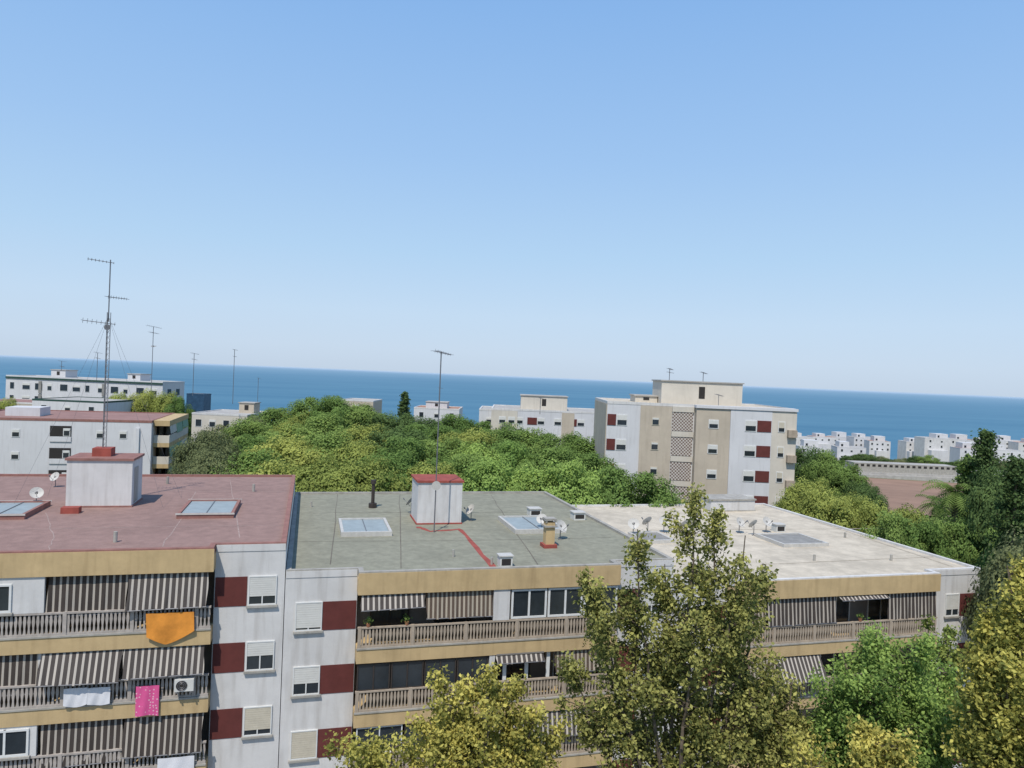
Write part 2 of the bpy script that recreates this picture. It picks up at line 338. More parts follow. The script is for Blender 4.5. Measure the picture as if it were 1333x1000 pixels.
# --- block B
c,f=rowz(TB,0)
awning(B,lx(470,785,XB),lx(553,785,XB),c-.02,c-.62,.1,-.2,M['stripe2'],8)
awning(B,lx(556,785,XB),lx(642,785,XB),c-.02,f+1.15,.15,0,M['stripe3'],9)
pil(B,lx(643,785,XB),lx(664,785,XB),f+.93,c,.03,.3)
w0=lx(665,785,XB); w1=15.25
for i in range(3): window(B,w0+(w1-w0)*i/3+.05,w0+(w1-w0)*(i+1)/3-.02,f+.95,c-.05,.12,0,'frame',sill=False,t=.09,panes=2)
c,f=rowz(TB,1)
w0=3.1; w1=lx(636,870,XB)
for i in range(4): window(B,w0+(w1-w0)*i/4+.03,w0+(w1-w0)*(i+1)/4-.02,f+.9,c-.05,.14,0,'brown',sill=False)
pil(B,lx(637,870,XB),lx(644,870,XB),f,c,.03,.3)
w0=lx(645,870,XB)
awning(B,w0+.02,w0+2.3,c-.02,c-.35,.05,-.2,M['stripe2'],10)
for i in range(3): pil(B,w0+.4+i*1.05,w0+.56+i*1.05,f+.9,c,.16,.24,'frame','post')
awning(B,w0+2.9,15.2,c-.02,f+1.1,.15,0,M['stripe3'],11)
c,f=rowz(TB,2)
window(B,3.2,5.2,f+.9,c-.05,.14,0,'frame',sill=False); window(B,5.3,8.4,f+.9,c-.05,.14,0,'brown',sill=False)
awning(B,8.8,14.5,c-.02,f+1.0,.1,-.2,M['stripe2'],14)
# --- block C
c,f=rowz(TC_,0)
awning(Cb,lx(962,795,XC),lx(998,795,XC),c-.02,f+.95,.15,0,M['stripe3'],15)
awning(Cb,lx(1001,795,XC),lx(1090,795,XC),c-.02,f+.95,.15,0,M['stripe'],16)
awning(Cb,lx(1093,795,XC),lx(1155,795,XC),c-.02,c-.2,.1,-.2,M['stripe2'],17)
awning(Cb,lx(1158,795,XC),15.7,c-.02,f+.9,.15,.05,M['stripe'],18)
c,f=rowz(TC_,1)
awning(Cb,lx(1010,870,XC),lx(1068,870,XC),c-.02,f+1.0,.1,-.6,M['stripe2'],19)
awning(Cb,4,8,c-.02,f+1.0,.1,-.2,M['stripe3'],20)
def leaf_mesh(name,cen,tone,size,m,outn=None,aspect=.62,wout=.9,rnds=1.0):
    n=len(cen); rng=np.random.default_rng(len(cen)+int(size*1000))
    nr=rng.normal(size=(n,3))*rnds; nr[:,2]+=.5
    if outn is not None: nr+=outn*wout
    nr/=np.linalg.norm(nr,axis=1)[:,None]+1e-9
    t=rng.normal(size=(n,3)); u=np.cross(nr,t); u/=np.linalg.norm(u,axis=1)[:,None]+1e-9; v=np.cross(nr,u)
    s=(size*rng.uniform(.6,1.25,n))[:,None]
    V=np.empty((n,4,3)); V[:,0]=cen-u*s*.5; V[:,1]=cen+v*s*.5*aspect-nr*s*.06; V[:,2]=cen+u*s*.5; V[:,3]=cen-v*s*.5*aspect-nr*s*.06
    me=bpy.data.meshes.new(name); me.vertices.add(4*n); me.vertices.foreach_set('co',V.ravel())
    me.loops.add(4*n); me.loops.foreach_set('vertex_index',np.arange(4*n,dtype=np.int32))
    me.polygons.add(n); me.polygons.foreach_set('loop_start',np.arange(0,4*n,4,dtype=np.int32))
    me.update(calc_edges=True)
    at=me.attributes.new('tone','FLOAT','POINT'); at.data.foreach_set('value',np.repeat(np.clip(tone,0,1),4).astype(np.float32))
    me.materials.append(m); return me
def potted(px,x0blk,T,k,label):
    zr=T-3.35-2.8*k+.92; x=aty(px,800,32.08).x
    r=empty('potted_plant',(x,32.075,zr+.005),0,label,'potted plant'); MB().tube([(0,0,0),(0,0,.16)],[.07,.1],10).build('pot',M['terracotta'],r)
    d=np.random.normal(size=(70,3))*np.array([.09,.07,.08])+np.array([0,0,.27]); o=bpy.data.objects.new('foliage',leaf_mesh('foliage',d,np.random.uniform(0,1,70),.1,LM['green'])); C.objects.link(o); o.parent=r
potted(480,XB,TB,0,'small potted plant at the left end of the greenish block top balcony')
potted(530,XB,TB,0,'small potted plant under the short striped awning of the greenish block')
potted(1120,XC,TC_,0,'small potted plant on the pale block balcony railing between striped awnings')
# ------------------------------------------------------------------ rooftop parts
def hut(root,T,x0,x1,y0,y1,h,capm='redpaint',skirt='redpaint'):
    z=T-.13
    w=MB().box(x0,x1,y0,y1,z-.05,z+h).build('roof_hut',M['white'],root)
    MB().box(x0-.08,x1+.08,y0-.08,y1+.08,z+h+.002,z+h+.12).build('hut_cap',M[capm],w)
    MB().box(x0-.06,x1+.06,y0-.06,y1+.06,z+.002,z+.08).build('hut_skirting',M[skirt],w)
    MB().box(x1-.01,x1+.03,y0+.5,y0+1.3,z+.15,z+2.0*min(1,h/2.4)).build('hut_door',M['concrete'],w)
    return w
def skylight(root,T,fl,fr,bl,x0,h=.28,fm='concrete',gm='skyglass'):
    p=atz(*fl,T+.1); q=atz(*fr,T+.1); r=atz(*bl,T+.1)
    a,b=p.x-x0,q.x-x0; y0,y1=(p.y+q.y)/2-32,r.y-32; z=T-.13
    w=MB(); w.box(a,b,y0,y0+.15,z-.02,z+h).box(a,b,y1-.15,y1,z-.02,z+h).box(a,a+.15,y0+.15,y1-.15,z-.02,z+h).box(b-.15,b,y0+.15,y1-.15,z-.02,z+h)
    s=w.build('skylight',M[fm],root)
    MB().box(a+.152,b-.152,y0+.152,y1-.152,z-.02,z+h-.06).build('glazing',M[gm],s)
    if gm=='skyglass':
        m=MB(); xx=(a+b)/2; m.box(xx-.02,xx+.02,y0+.152,y1-.152,z+h-.06,z+h-.03); m.build('glazing_bar',M['metal'],s)
    if fm=='edgeA': MB().box(a-.04,b+.04,y0-.04,y0-.001,z+h-.06,z+h+.02).box(a-.04,b+.04,y1+.001,y1+.04,z+h-.06,z+h+.02).build('rim',M['dish'],s)
    return s
zA=TA-.13; zB=TB-.13; zC=TC_-.13
hp=atz(90,658,zA); hq=atz(167,663,zA)
hy=(hp.y+hq.y)/2-32
hut(A,TA,hp.x-XA,hq.x-XA,hy,hy+2.4,2.42,'edgeA','edgeA')
cxA=atz(134,592,zA+2.6).x-XA
MB().box(cxA-.45,cxA+.45,hy+.8,hy+1.7,TA-.13+2.52,TA-.13+2.97).build('mast_plinth',M['redpaint'],A)
skylight(A,TA,(230,669),(304,669),(240,651),XA,.25,'edgeA'); skylight(A,TA,(-45,671),(32,670),(-30,653),XA,.25,'edgeA')
g=atz(92,668,zA); MB().box(g.x-XA-.4,g.x-XA+.4,g.y-32-.2,g.y-32+.3,zA,zA+.3).build('roof_vent',M['redpaint'],A)
hp=atz(542,682,zB); hq=atz(601,683,zB); hyB=(hp.y+hq.y)/2-32
hut(B,TB,hp.x-XB,hq.x-XB,hyB,hyB+2.6,2.45)
skylight(B,TB,(444,693),(511,693),(446,675),XB,.25,'dish'); skylight(B,TB,(672,691),(736,688),(660,672),XB,.25,'dish')
def strip(root,x0,pts,T,w,m,name,seed=0):
    rnd=random.Random(seed); P=[atz(*p,T-.13) for p in pts]; Q=[]
    for i in range(len(P)-1):
        for j in range(6): Q.append(P[i].lerp(P[i+1],j/6)+Vector((rnd.uniform(-.05,.05),rnd.uniform(-.05,.05),0)))
    Q.append(P[-1]); me=MB(); z=T-.13+.006
    for i,q in enumerate(Q):
        d=(Q[min(i+1,len(Q)-1)]-Q[max(0,i-1)]).normalized(); n=Vector((-d.y,d.x,0))*w/2*rnd.uniform(.7,1.3)
        me.v += [(q.x+n.x-x0,q.y+n.y-32,z),(q.x-n.x-x0,q.y-n.y-32,z)]
        if i: b=2*i; me.f.append((b-2,b-1,b+1,b))
    return me.build(name,m,root)
strip(B,XB,[(600,690),(645,742)],TB,.26,M['redpaint'],'roof_stripe',1); strip(B,XB,[(544,686),(560,692),(600,689)],TB,.3,M['redpaint'],'roof_stripe',2)
M['seam']=mat('tar_seam',(.17,.15,.115),.8,.2,4); M['seam2']=mat('pale_patch',(.38,.28,.245),.9,.2,3); M['seamC']=mat('darker_patch',(.42,.36,.275),.9,.2,3)
for i,p in enumerate(([(0,690),(200,686),(376,684)],[(60,668),(70,700),(62,718)],[(210,712),(240,670),(255,640)],[(120,634),(250,640),(376,640)],[(300,625),(312,700)])): strip(A,XA,p,TA,.05,M['seam2'],'roof_seam',i)
for i,p in enumerate(([(384,668),(540,667),(755,668)],[(384,705),(600,704),(795,700)],[(520,644),(522,740)],[(640,645),(655,670),(700,735)],[(440,642),(430,735)])): strip(B,XB,p,TB,.045,M['seam'],'roof_seam',i)
for i,p in enumerate(([(1020,665),(1240,738)],[(880,690),(1160,688)],[(990,735),(1215,725)])): strip(Cb,XC,p,TC_,.1,M['seamC'],'roof_seam',i)
skylight(Cb,TC_,(1020,708),(1080,707),(1002,694),XC,.22,'dish','wellfill'); skylight(Cb,TC_,(838,703),(880,703),(830,692),XC,.22,'dish','wellfill')
hc=atz(925,666,zC); hc2=atz(978,664,zC)
hut(Cb,TC_,hc.x-XC,hc2.x-XC,hc.y-32,hc.y-32+2.2,.85,'concrete','concrete')
def chimney(root,T,px,py,x0,w,h,m,cap='concrete'):
    p=atz(px,py,T-.13); x,y=p.x-x0,p.y-32; z=T-.15
    c=MB().box(x-w,x+w,y-w,y+w,z,z+h).build('chimney',M[m],root)
    mc=MB().box(x-w-.1,x+w+.1,y-w-.1,y+w+.1,z+h*.82,z+h*.88).box(x-w-.06,x+w+.06,y-w-.06,y+w+.06,z+h+.1,z+h+.2)
    for a in (-1,1):
        for b in (-1,1): mc.box(x+a*w-.04,x+a*w+.04,y+b*w-.04,y+b*w+.04,z+h,z+h+.1)
    mc.build('chimney_cap',M[cap],c)
    MB().box(x-w-.12,x+w+.12,y-w-.12,y+w+.12,z,z+.2).build('chimney_base',M['redpaint' if m=='ochre' else 'concrete'],c)
chimney(B,TB,714,712,XB,.24,1.35,'ochre')
for px,py in ((150,706),(330,640),(218,630)):
    p=atz(px,py,zA); MB().tube([(p.x-XA,p.y-32,zA),(p.x-XA,p.y-32,zA+.45)],.08,8).build('vent_pipe',M['concrete'],A)
for px,py in ((640,735),(405,660),(590,725)):
    p=atz(px,py,zB); MB().tube([(p.x-XB,p.y-32,zB),(p.x-XB,p.y-32,zB+.35)],.06,8).build('vent_pipe',M['concrete'],B)
for px,py in ((1100,700),(1160,730),(1060,730)):
    p=atz(px,py,zC); MB().tube([(p.x-XC,p.y-32,zC),(p.x-XC,p.y-32,zC+.35)],.07,8).build('vent_pipe',M['concrete'],Cb)
p=atz(485,661,zB); MB().tube([(p.x-XB,p.y-32,zB),(p.x-XB,p.y-32,zB+1.7)],.11,8).tube([(p.x-XB,p.y-32,zB+1.55),(p.x-XB,p.y-32,zB+1.8)],.17,8).tube([(p.x-XB,p.y-32,zB),(p.x-XB,p.y-32,zB+.3)],.26,8).build('flue_pipe',M['brown'],B)
# ------------------------------------------------------------------ dishes, AC units, antennas
def make_dish():
    r=empty('satellite_dish',(0,0,0))
    MB().tube([(0,0,0),(0,0,.75)],.03,8).tube([(-.18,0,.02),(.18,0,.02)],.025).tube([(0,-.18,.02),(0,.18,.02)],.025).build('post',M['metal'],r)
    m=MB(); n=24; m.v.append((0,0,0))
    for i in range(1,6):
        rr=.42*i/5
        for k in range(n): a=2*PI*k/n; m.v.append((rr*math.cos(a),-rr*rr*.5*-1,rr*math.sin(a)))
    for k in range(n): m.f.append((0,1+k,1+(k+1)%n))
    for i in range(4):
        for k in range(n): a=1+i*n+k; b=1+i*n+(k+1)%n; m.f.append((a,b,b+n,a+n))
    d=m.build('reflector',M['dish'],r,smooth=True); d.location=(0,.05,.85); d.rotation_euler=(math.radians(35),0,0)
    MB().tube([(0,.1,.5),(0,.62,1.0)],.015).tube([(0,.56,.95),(0,.66,1.06)],.045,8).build('feed_arm',M['metal'],r)
    return r
dish0=make_dish(); used=[False]
def put_dish(px,py,z,rot,label,sc=1):
    d=dish0 if not used[0] else dup(dish0); used[0]=True
    p=atz(px,py,z); d.location=(p.x,p.y,z); d.rotation_euler=(0,0,math.radians(rot)); d.scale=(sc,)*3
    tag(d,label,'satellite dish','satellite dishes on the flat roofs')
put_dish(72,634,zA,150,'small satellite dish behind the white hut on the maroon roof',.7)
put_dish(47,658,zA,200,'satellite dish beside the left skylight of the maroon roof',.75)
put_dish(535,668,zB,60,'satellite dish left of the white hut on the greenish roof',.85)
put_dish(613,678,zB,110,'satellite dish right of the white hut on the greenish roof',.8)
put_dish(705,690,zB,150,'satellite dish just left of the ochre chimney on the greenish roof',.75)
put_dish(729,702,zB,-150,'satellite dish just right of the ochre chimney on the greenish roof',.85)
for i,(px,py,r_) in enumerate(((824,697,160),(843,694,20),(864,693,170),(890,699,30))):
    put_dish(px,py,zC,r_,f'satellite dish, {ORD[i]} from the left on the left side of the pale roof',.88)
for i,(px,py,r_) in enumerate(((962,694,200),(981,697,20),(997,693,190))):
    put_dish(px,py,zC,r_,f'satellite dish, {ORD[i]} from the left beside the light well of the pale roof',.85)
def make_ac():
    r=empty('air_conditioner',(0,0,0))
    MB().box(-.42,.42,-.16,.16,.06,.62).build('casing',M['shutter'],r)
    m=MB(); n=20
    for rr in (.1,.17,.24): m.tube([(rr*math.cos(2*PI*k/n)-.1,-.175,.34+rr*math.sin(2*PI*k/n)) for k in range(n+1)],.012,4)
    m.build('fan_grille',M['metal'],r)
    MB().tube([(-.1,-.17,.34),(-.1,-.163,.34)],.25,20).build('fan_opening',M['dark'],r)
    MB().box(-.35,-.28,-.2,.2,0,.06).box(.28,.35,-.2,.2,0,.06).build('foot',M['metal'],r)
    return r
ac0=make_ac(); ac0.scale=(.86,)*3; ac0.location=(aty(243,903,32.5).x, 31.8, TA-3.35-2.8+.36); tag(ac0,'air conditioner unit hung outside the second balcony railing by the bay','air conditioner')
def put_box(px,py,z,w,d,h,label):
    p=atz(px,py,z); r=empty('roof_ventilator',(p.x,p.y,z),0,label,'roof ventilator','roof ventilator boxes')
    MB().box(-w/2,w/2,-d/2,d/2,0,h).build('casing',M['shutter'],r)
    MB().box(-w/2+.08,w/2-.08,-d/2-.01,-d/2+.02,.1,h-.1).build('opening',M['dark'],r)
    MB().box(-w/2-.05,w/2+.05,-d/2-.05,d/2+.05,h+.001,h+.05).build('lid',M['dish'],r)
put_box(657,737,zB,.6,.5,.5,'small ventilator box at the front edge of the greenish roof')
put_box(695,671,zB,.75,.7,.45,'ventilator box behind the right skylight of the greenish roof')
put_box(752,676,zB,.75,.7,.45,'ventilator box near the back right parapet of the greenish roof')
put_box(1013,692,zC,.7,.6,.5,'ventilator box behind the light well of the pale roof')
def yagi(L,ne,w):
    m=MB(); m.tube([(-L/2,0,0),(L/2,0,0)],.016,4)
    for i in range(ne):
        x=-L/2+L*i/(ne-1); ww=w*(1-.35*i/ne); m.tube([(x,-ww/2,0),(x,ww/2,0)],.01,4); m.tube([(x,0,-ww*.14),(x,0,ww*.14)],.01,4)
    return m
def lattice_mast(loc,h,label):
    r=empty('antenna_mast',loc,0,label,'antenna'); m=MB()
    hl=h*.72; s=.1
    cs=[(s*math.cos(a),s*math.sin(a)) for a in (0,2*PI/3,4*PI/3)]
    for x,y in cs: m.tube([(x,y,0),(x,y,hl)],.018,5)
    n=int(hl/.3)
    for i in range(n):
        for k in range(3):
            a=cs[k]; b=cs[(k+1)%3]; m.tube([(a[0],a[1],i*.3),(b[0],b[1],(i+1)*.3)],.008,4)
    m.build('lattice_mast',M['metal'],r)
    MB().tube([(0,0,hl-.5),(0,0,h)],.03,6).build('mast_pole',M['metal'],r)
    for z,rot,L,w in ((h-.1,.2,1.2,.6),(h*.8,-.3,1.0,.7),(h*.665,.1,1.5,1.0)):
        o=yagi(L,8,w).build('antenna_array',M['metal'],r); o.location=(.4 if z<h*.9 and z>h*.7 else -.45,0,z); o.rotation_euler=(0,.08,rot)
    MB().tube([(0,-.12,h*.64),(0,-.19,h*.64)],[.04,.16],14).build('panel_dish',M['metal'],r)
    g=MB()
    for a in (.5,2.4,3.6,5.6): g.tube([(0,0,hl*.97),(4.2*math.cos(a),2.6*math.sin(a),-2.9)],.005,4)
    g.build('guy_wire',M['metal'],r); return r
pa=Vector((XA+cxA,32+hy+1.25,TA-.13+2.97))
lattice_mast(pa,atf(137,338,pa.dot(FWD)).z-pa.z,'tall guyed lattice antenna mast on the hut of the maroon roof')
def pole_antenna(loc,h,label,arrays=((0,.9,.5),),r_=.025,dish=False,group=None):
    r=empty('pole_antenna',loc,0,label,'antenna',group)
    MB().tube([(0,0,0),(0,0,h)],r_,6).build('mast_pole',M['metal'],r)
    for i,(dz,L,w) in enumerate(arrays):
        o=yagi(L,7,w).build('antenna_array',M['metal'],r); o.location=(.1,0,h-dz-.05); o.rotation_euler=(0,.15,.5-i)
    if dish: MB().tube([(0,-.03,h*.26),(0,-.1,h*.26)],[.04,.26],16).build('mast_dish',M['dish'],r)
    return r
p=atz(565,693,zB); pb=Vector((p.x,p.y,zB))
pole_antenna(pb,atf(571,458,pb.dot(FWD)).z-zB,'slender pole antenna in front of the hut on the greenish roof',((0,1.1,.8),),.035,True)
# ------------------------------------------------------------------ laundry
def cloth(name,label,x0,x1,zt,zb,y,m,seed,skew=0,jag=0):
    rnd=random.Random(seed); ph=rnd.random()*6
    def fn(u,v):
        x=x0+(x1-x0)*u+skew*v*(1-u*.2); z=zt+(zb-zt)*v*(1-jag*abs(u-.4)**1.2*1.3)
        return (x, y-.025*math.sin(u*7+ph)*(.3+v)-.008*math.sin(u*15+v*4+ph), z+.03*math.sin(u*5+ph)*v)
    o=MB().grid(fn,24,10).build(name,m,None,smooth=True); tag(o,label,'laundry'); return o
def cl(name,label,p0,p1,m,seed,skew=0,jag=0,y=31.88):
    a=aty(*p0,y); b=aty(*p1,y); return cloth(name,label,a.x,b.x,a.z,b.z,y,m,seed,skew,jag)
cl('hanging_cloth','orange cloth draped over the top balcony railing of the left block',(190,799),(251,838),M['orange'],1,.05,.6)
cl('hanging_cloth','pink dotted towel hanging from the second balcony railing of the left block',(177,894),(206,931),M['pink'],2)
cl('hanging_cloth','wide white cloth on the washing line below the second row of awnings',(83,897),(113,920),M['whitecloth'],3,0,.2)
cl('hanging_cloth','short white towel beside the wide white cloth on the washing line',(114,896),(143,917),M['whitecloth'],4,0,.1)
cl('hanging_cloth','pale sheet hanging at the lowest visible balcony of the left block',(205,988),(252,1012),M['whitecloth'],6)
# ------------------------------------------------------------------ background buildings
def simple_win(root,x0,x1,z0,z1,y,sh=.4,sm='shutter',fm='frame'):
    w=MB().box(x0,x1,y-.05,y+.05,z0,z1).build('window',M[fm],root)
    t=.08; zs=z1-(z1-z0)*sh
    MB().box(x0+t,x1-t,y-.065,y-.048,z0+t,zs).build('pane',M['glass'],w)
    if sh>0: MB().box(x0+t,x1-t,y-.075,y-.048,zs+.002,z1-t).build('shutter',M[sm],w)
    return w
def bg_block(name,label,loc,rot,w,d,T,wallm,roofm,group=None,par='white'):
    r=empty(name,loc,rot,label,'apartment building' if 'apart' in name else 'building',group)
    MB().box(0,w,0,d,-3,T-.3).build('wall',M[wallm],r)
    MB().box(.01,w-.01,.01,d-.01,T-.299,T-.12).build('roof',M[roofm],r)
    ring(MB(),[(-.03,-.03),(w+.03,-.03),(w+.03,d+.03),(-.03,d+.03)],.25,T-.31,T).build('parapet',M[par],r)
    return r
XF,YF=-42.0,104.0; TF=H-7.75
Fb=bg_block('apartment_building','white apartment block with dusty red roof and stacked side balconies at far left',(XF,YF,0),0,22.4,17,TF,'whitefar','rooffar',par='edgeA')
MB().box(22.39,22.46,1.2,15.8,1,TF-.35).build('side_wall',M['sand'],Fb)
for k in range(5):
    z=TF-1.9-2.8*k
    x=aty(78,560,YF).x-XF; lg=MB().box(x-1.1,x+1.3,-.06,.1,z-1.0,z+1.0).build('loggia',M['dark'],Fb); MB().box(x-1.1,x+1.3,-.12,-.062,z-1.0,z-.35).build('loggia_railing',M['whitefar'],lg)
    simple_win(Fb,x+.4,x+1.2,z-.3,z+.7,-.08,.3)
    for px in (20,130,160):
        x=aty(px,560,YF).x-XF
        if px!=160 or k%2==0: simple_win(Fb,x-.4,x+.5,z-.5,z+.5,0,.4)
    MB().box(22.38,24.4,1.0,16.5,z-1.65,z-1.1).build('balcony_slab',M['ochre'],Fb)
    MB().box(24.3,24.4,1.0,16.5,z-1.1,z-.1).box(22.47,24.3,1.0,1.1,z-1.1,z-.1).build('railing',M['sand'],Fb)
    for yy in (3,8,13): MB().box(22.4,22.5,yy,yy+1.6,z-1.0,z+.9).build('balcony_door',M['dark'],Fb)
    for j in range(3):
        mm=MB(); y0=1.4+j*5; lo=z+.1-.3*((j+k)%2); mm.v=[(24.35,y0,z+1.15),(24.35,y0+4.7,z+1.15),(24.5,y0+4.7,lo),(24.5,y0,lo)]; mm.f=[(0,1,2,3)]; mm.build('awning',M['awngreen' if (j+k)%3 else 'sand'],Fb)
MB().box(22.45,24.4,1.0,16.5,TF-.75,TF-.05).build('fascia',M['ochre'],Fb)
MB().box(20.6,21.0,-.25,0,0,TF-1).build('pilaster',M['whitefar'],Fb)
MB().box(4,8,5,9,TF-.12,TF+1.0).build('roof_hut',M['whitefar'],Fb)
def facing(name,label,pl,pr,pyl,F,yaw,d,wallm,roofm,h=None,zb=None,group=None,par='white'):
    a=atf(pl,pyl,F); wpx=pr-pl; w=wpx/FP*F; T=a.z
    z0=terr(a.x,a.y) if h is None else T-h
    return bg_block(name,label,(a.x,a.y,z0),-PSI+yaw,w,d,T-z0,wallm,roofm,group,par),w,T-z0
# D tower
D,wD,TD=facing('apartment_building','beige and white apartment tower with lattice stairwell and rooftop hut, right of centre',791,1034,522,82,math.radians(-1),14,'whitefar','roofC')
m=82/FP
def dx(px): return (px-791)*m*.985
yR=-1.0
MB().box(-.08,.05,.1,13.9,-3,TD-.34).build('side_wall',M['beige'],D)
sec=[(835,876,-.12,'beige'),(906,950,yR,'beige'),(950.2,1004,yR-.05,'whitefar'),(1004.2,1036,yR-.02,'sand')]
for a,b,y,mm in sec:
    MB().box(dx(a),dx(b),y,.2,-3,TD-.34 if y>-.9 else TD-.36).build('wall_bay',M[mm],D)
MB().box(dx(905),dx(1037),yR-.15,-.04,TD-.33,TD-.02).build('cornice',M['whitefar'],D)
for k in range(6):
    z=TD-2.05-2.78*k
    MB().box(.06,dx(803),-.06,.1,z-.65,z+.6).build('wall_panel',M['maroon'],D); simple_win(D,dx(804),dx(818),z-.65,z+.6,-.0,.5)
    simple_win(D,dx(850),dx(860),z-.45,z+.45,-.12,.3,fm='cream')
    MB().box(dx(877),dx(904),-.14,.05,z-.95,z+1.1).build('stair_lattice',M['lattice'],D)
    MB().box(dx(876.5),dx(905),-.2,.05,z+1.15,z+1.75).build('stair_slab',M['sand'],D)
    simple_win(D,dx(922),dx(935),z-.5,z+.5,yR,.5)
    simple_win(D,dx(969),dx(984),z-.65,z+.6,yR-.05,.5); MB().box(dx(985),dx(1003),yR-.1,yR+.1,z-.65,z+.6).build('wall_panel',M['maroon'],D)
    simple_win(D,dx(1012),dx(1021),z-.6,z+.6,yR-.02,.6,'cream'); MB().box(dx(1024),dx(1035.5),yR-.5,yR-.03,z-1.1,z-.3).build('balcony',M['balc_ochre'],D)
def hutlocal(root,T,x0,x1,y0,y1,h,m='whitefar'):
    w=MB().box(x0,x1,y0,y1,T-.15,T+h).build('roof_hut',M[m],root)
    MB().box(x0-.15,x1+.15,y0-.15,y1+.15,T+h+.002,T+h+.14).build('hut_cap',M['roofgrey'],w)
    xm=(x0+x1)/2; MB().box(xm-.35,xm+.35,y0-.03,y0+.1,T+h*.25,T+h*.8).build('hut_opening',M['dark'],w); return w
hutlocal(D,TD,dx(868),dx(978),3,9,2.5,'sand')
hutlocal(D,TD,dx(836),dx(867),5,9,.6,'sand')
# E
E,wE,TE=facing('apartment_building','long white and beige apartment block above the trees, left of the tower',640,788,531,118,0,14,'whitefar','roofgrey')
m=118/FP
for k in range(4):
    z=TE-1.9-2.8*k
    for i,px in enumerate((12,32,60,82,112,134)):
        simple_win(E,px*m,px*m+1.2,z-.5,z+.6,0,.5)
        if i in (2,4): MB().box(px*m-1.6,px*m-.05,-.06,.1,z-.55,z+.6).build('wall_panel',M['maroon'],E)
MB().box(0,34*m,-.12,-.01,-3,TE-.35).build('wall_bay',M['sand'],E); MB().box(92*m,108*m,-.12,-.01,-3,TE-.35).build('wall_bay',M['beige'],E)
for k in range(3):
    for px in (10,22): simple_win(E,px*m,px*m+1.1,TE-2.4-2.8*k,TE-1.3-2.8*k,-.12,.5)
hutlocal(E,TE,38*m,100*m,3,8,2.1,'sand')
E2,w2,T2=facing('apartment_building','low white building end peeking out left of the long beige block',624,660,532,124,0,12,'whitefar','roofgrey')
for k in range(2): simple_win(E2,1.2,2.4,T2-2.4-2.8*k,T2-1.4-2.8*k,0,.4)
# G
G,wG,TG=facing('apartment_building','long white apartment block with rows of dark windows on the far left skyline',8,222,488,165,math.radians(-5),9,'whitefar','roofgrey',par='whitefar')
MB().box(0,wG,-.2,.02,TG-.7,TG-.32).build('fascia',M['green'],G)
for k in range(4):
    z=TG-2.3-2.9*k
    for i in range(12):
        x=1.0+i*3.0; simple_win(G,x,x+(1.9 if i%3 else 1.1),z-.8,z+.7,0,.35 if i%2 else 0,fm='frame')
    MB().box(8.0,8.7,-.2,.05,z-1.5,z+1.2).build('wall_panel',M['wellfill'],G)
    MB().box(23.1,23.8,-.2,.05,z-1.5,z+1.2).build('wall_panel',M['wellfill'],G)
    for yy in (2,5.5): MB().box(wG-.03,wG+.06,yy,yy+1.4,z-.8,z+.6).build('side_window',M['glass'],G)
hutlocal(G,TG,8.5,12,3,7,1.5); hutlocal(G,TG,27,30,3,7,1.3)
def lowb(label,pl,pr,py,F,d,wm='whitefar',rm='roofgrey',yaw=0,wins=3,par='white',h=None,name='building',group=None):
    b,w,T=facing(name,label,pl,pr,py,F,yaw,d,wm,rm,h,None,group,par)
    for i in range(wins):
        x=w*(i+.5)/wins
        for k in range(2):
            if T-1.0-2.8*k-1.4>0: simple_win(b,x-.55,x+.55,T-2.3-2.8*k,T-1.1-2.8*k,0,.3 if (i+k)%2 else 0)
    return b,w,T
lowb('low block with dark green roof edge behind the far left red roof',42,135,519,135,14,'whitefar','roofgrey',par='green')
lowb('blue glazed building corner right of the long white skyline block',243,266,512,175,4,'bluegl','roofgrey',wins=0,par='bluegl')
b,w,T=lowb('pale flat roofed block between the far left block and the grove',250,322,537,122,12,'sand','roofgrey',wins=4); hutlocal(b,T,5.6,8.2,6,9,1.6,'beige')
lowb('low beige flat roofed block on the skyline above the middle of the grove',443,486,520,175,12,'beige','roofgrey')
b,w,T=lowb('small white villa with open roof terrace on the skyline of the grove',539,598,530,170,12,'whitefar','tile')
hutlocal(b,T,2.5,7.5,2,8,1.2)
lowb('beige roofline left of the far left yellow tree',-40,45,521,140,12,'beige','rooffar')
# shore town: low wide terraces with stepped upper storeys
town=[(1032,1062,569,400),(1058,1092,567,430),(1086,1122,567,440),(1112,1144,569,425),(1132,1158,572,410),(1180,1212,574,395),(1204,1250,570,380),(1240,1274,572,410),(1268,1304,575,430),(1296,1334,573,400),(1326,1366,575,390),(1040,1076,580,340),(1090,1126,582,350),(1250,1292,583,350),(1292,1332,585,330)]
rt=random.Random(4)
for i,(a,b_,py,F) in enumerate(town):
    row='back' if i<11 else 'front'; idx=i if i<11 else i-11
    b,w,T=lowb(f'white seaside house block, {ORD[idx]} from left in {row} row of the shore town',a,b_,py+rt.uniform(-1,2),F,9,rt.choice(['white','whitefar','whitefar','white']),'tile' if i%3==1 else 'roofgrey',yaw=math.radians(rt.uniform(-8,8)),wins=rt.choice([3,4,5]),group='houses of the shore town',par='whitefar')
    x0_=w*rt.uniform(.1,.4); x1_=x0_+w*rt.uniform(.3,.55)
    us=MB().box(x0_,x1_,2,8,T-.1,T+rt.uniform(1.6,2.8)).build('upper_storey',M['whitefar'],b)
    MB().box(x0_+.8,x0_+1.8,1.96,2.05,T+.2,T+1.3).build('upper_window',M['glass'],us)
    wx=w*rt.uniform(0,.5); wt=T*rt.uniform(.5,.7); MB().box(wx,wx+w*.5,-3.2,-.01,-2,wt).build('front_wing',M['whitefar'],b)
b,w,T=lowb('low grey grandstand at the edge of the brown sports field',1112,1246,602,300,8,'concrete','roofgrey',wins=0,par='concrete')
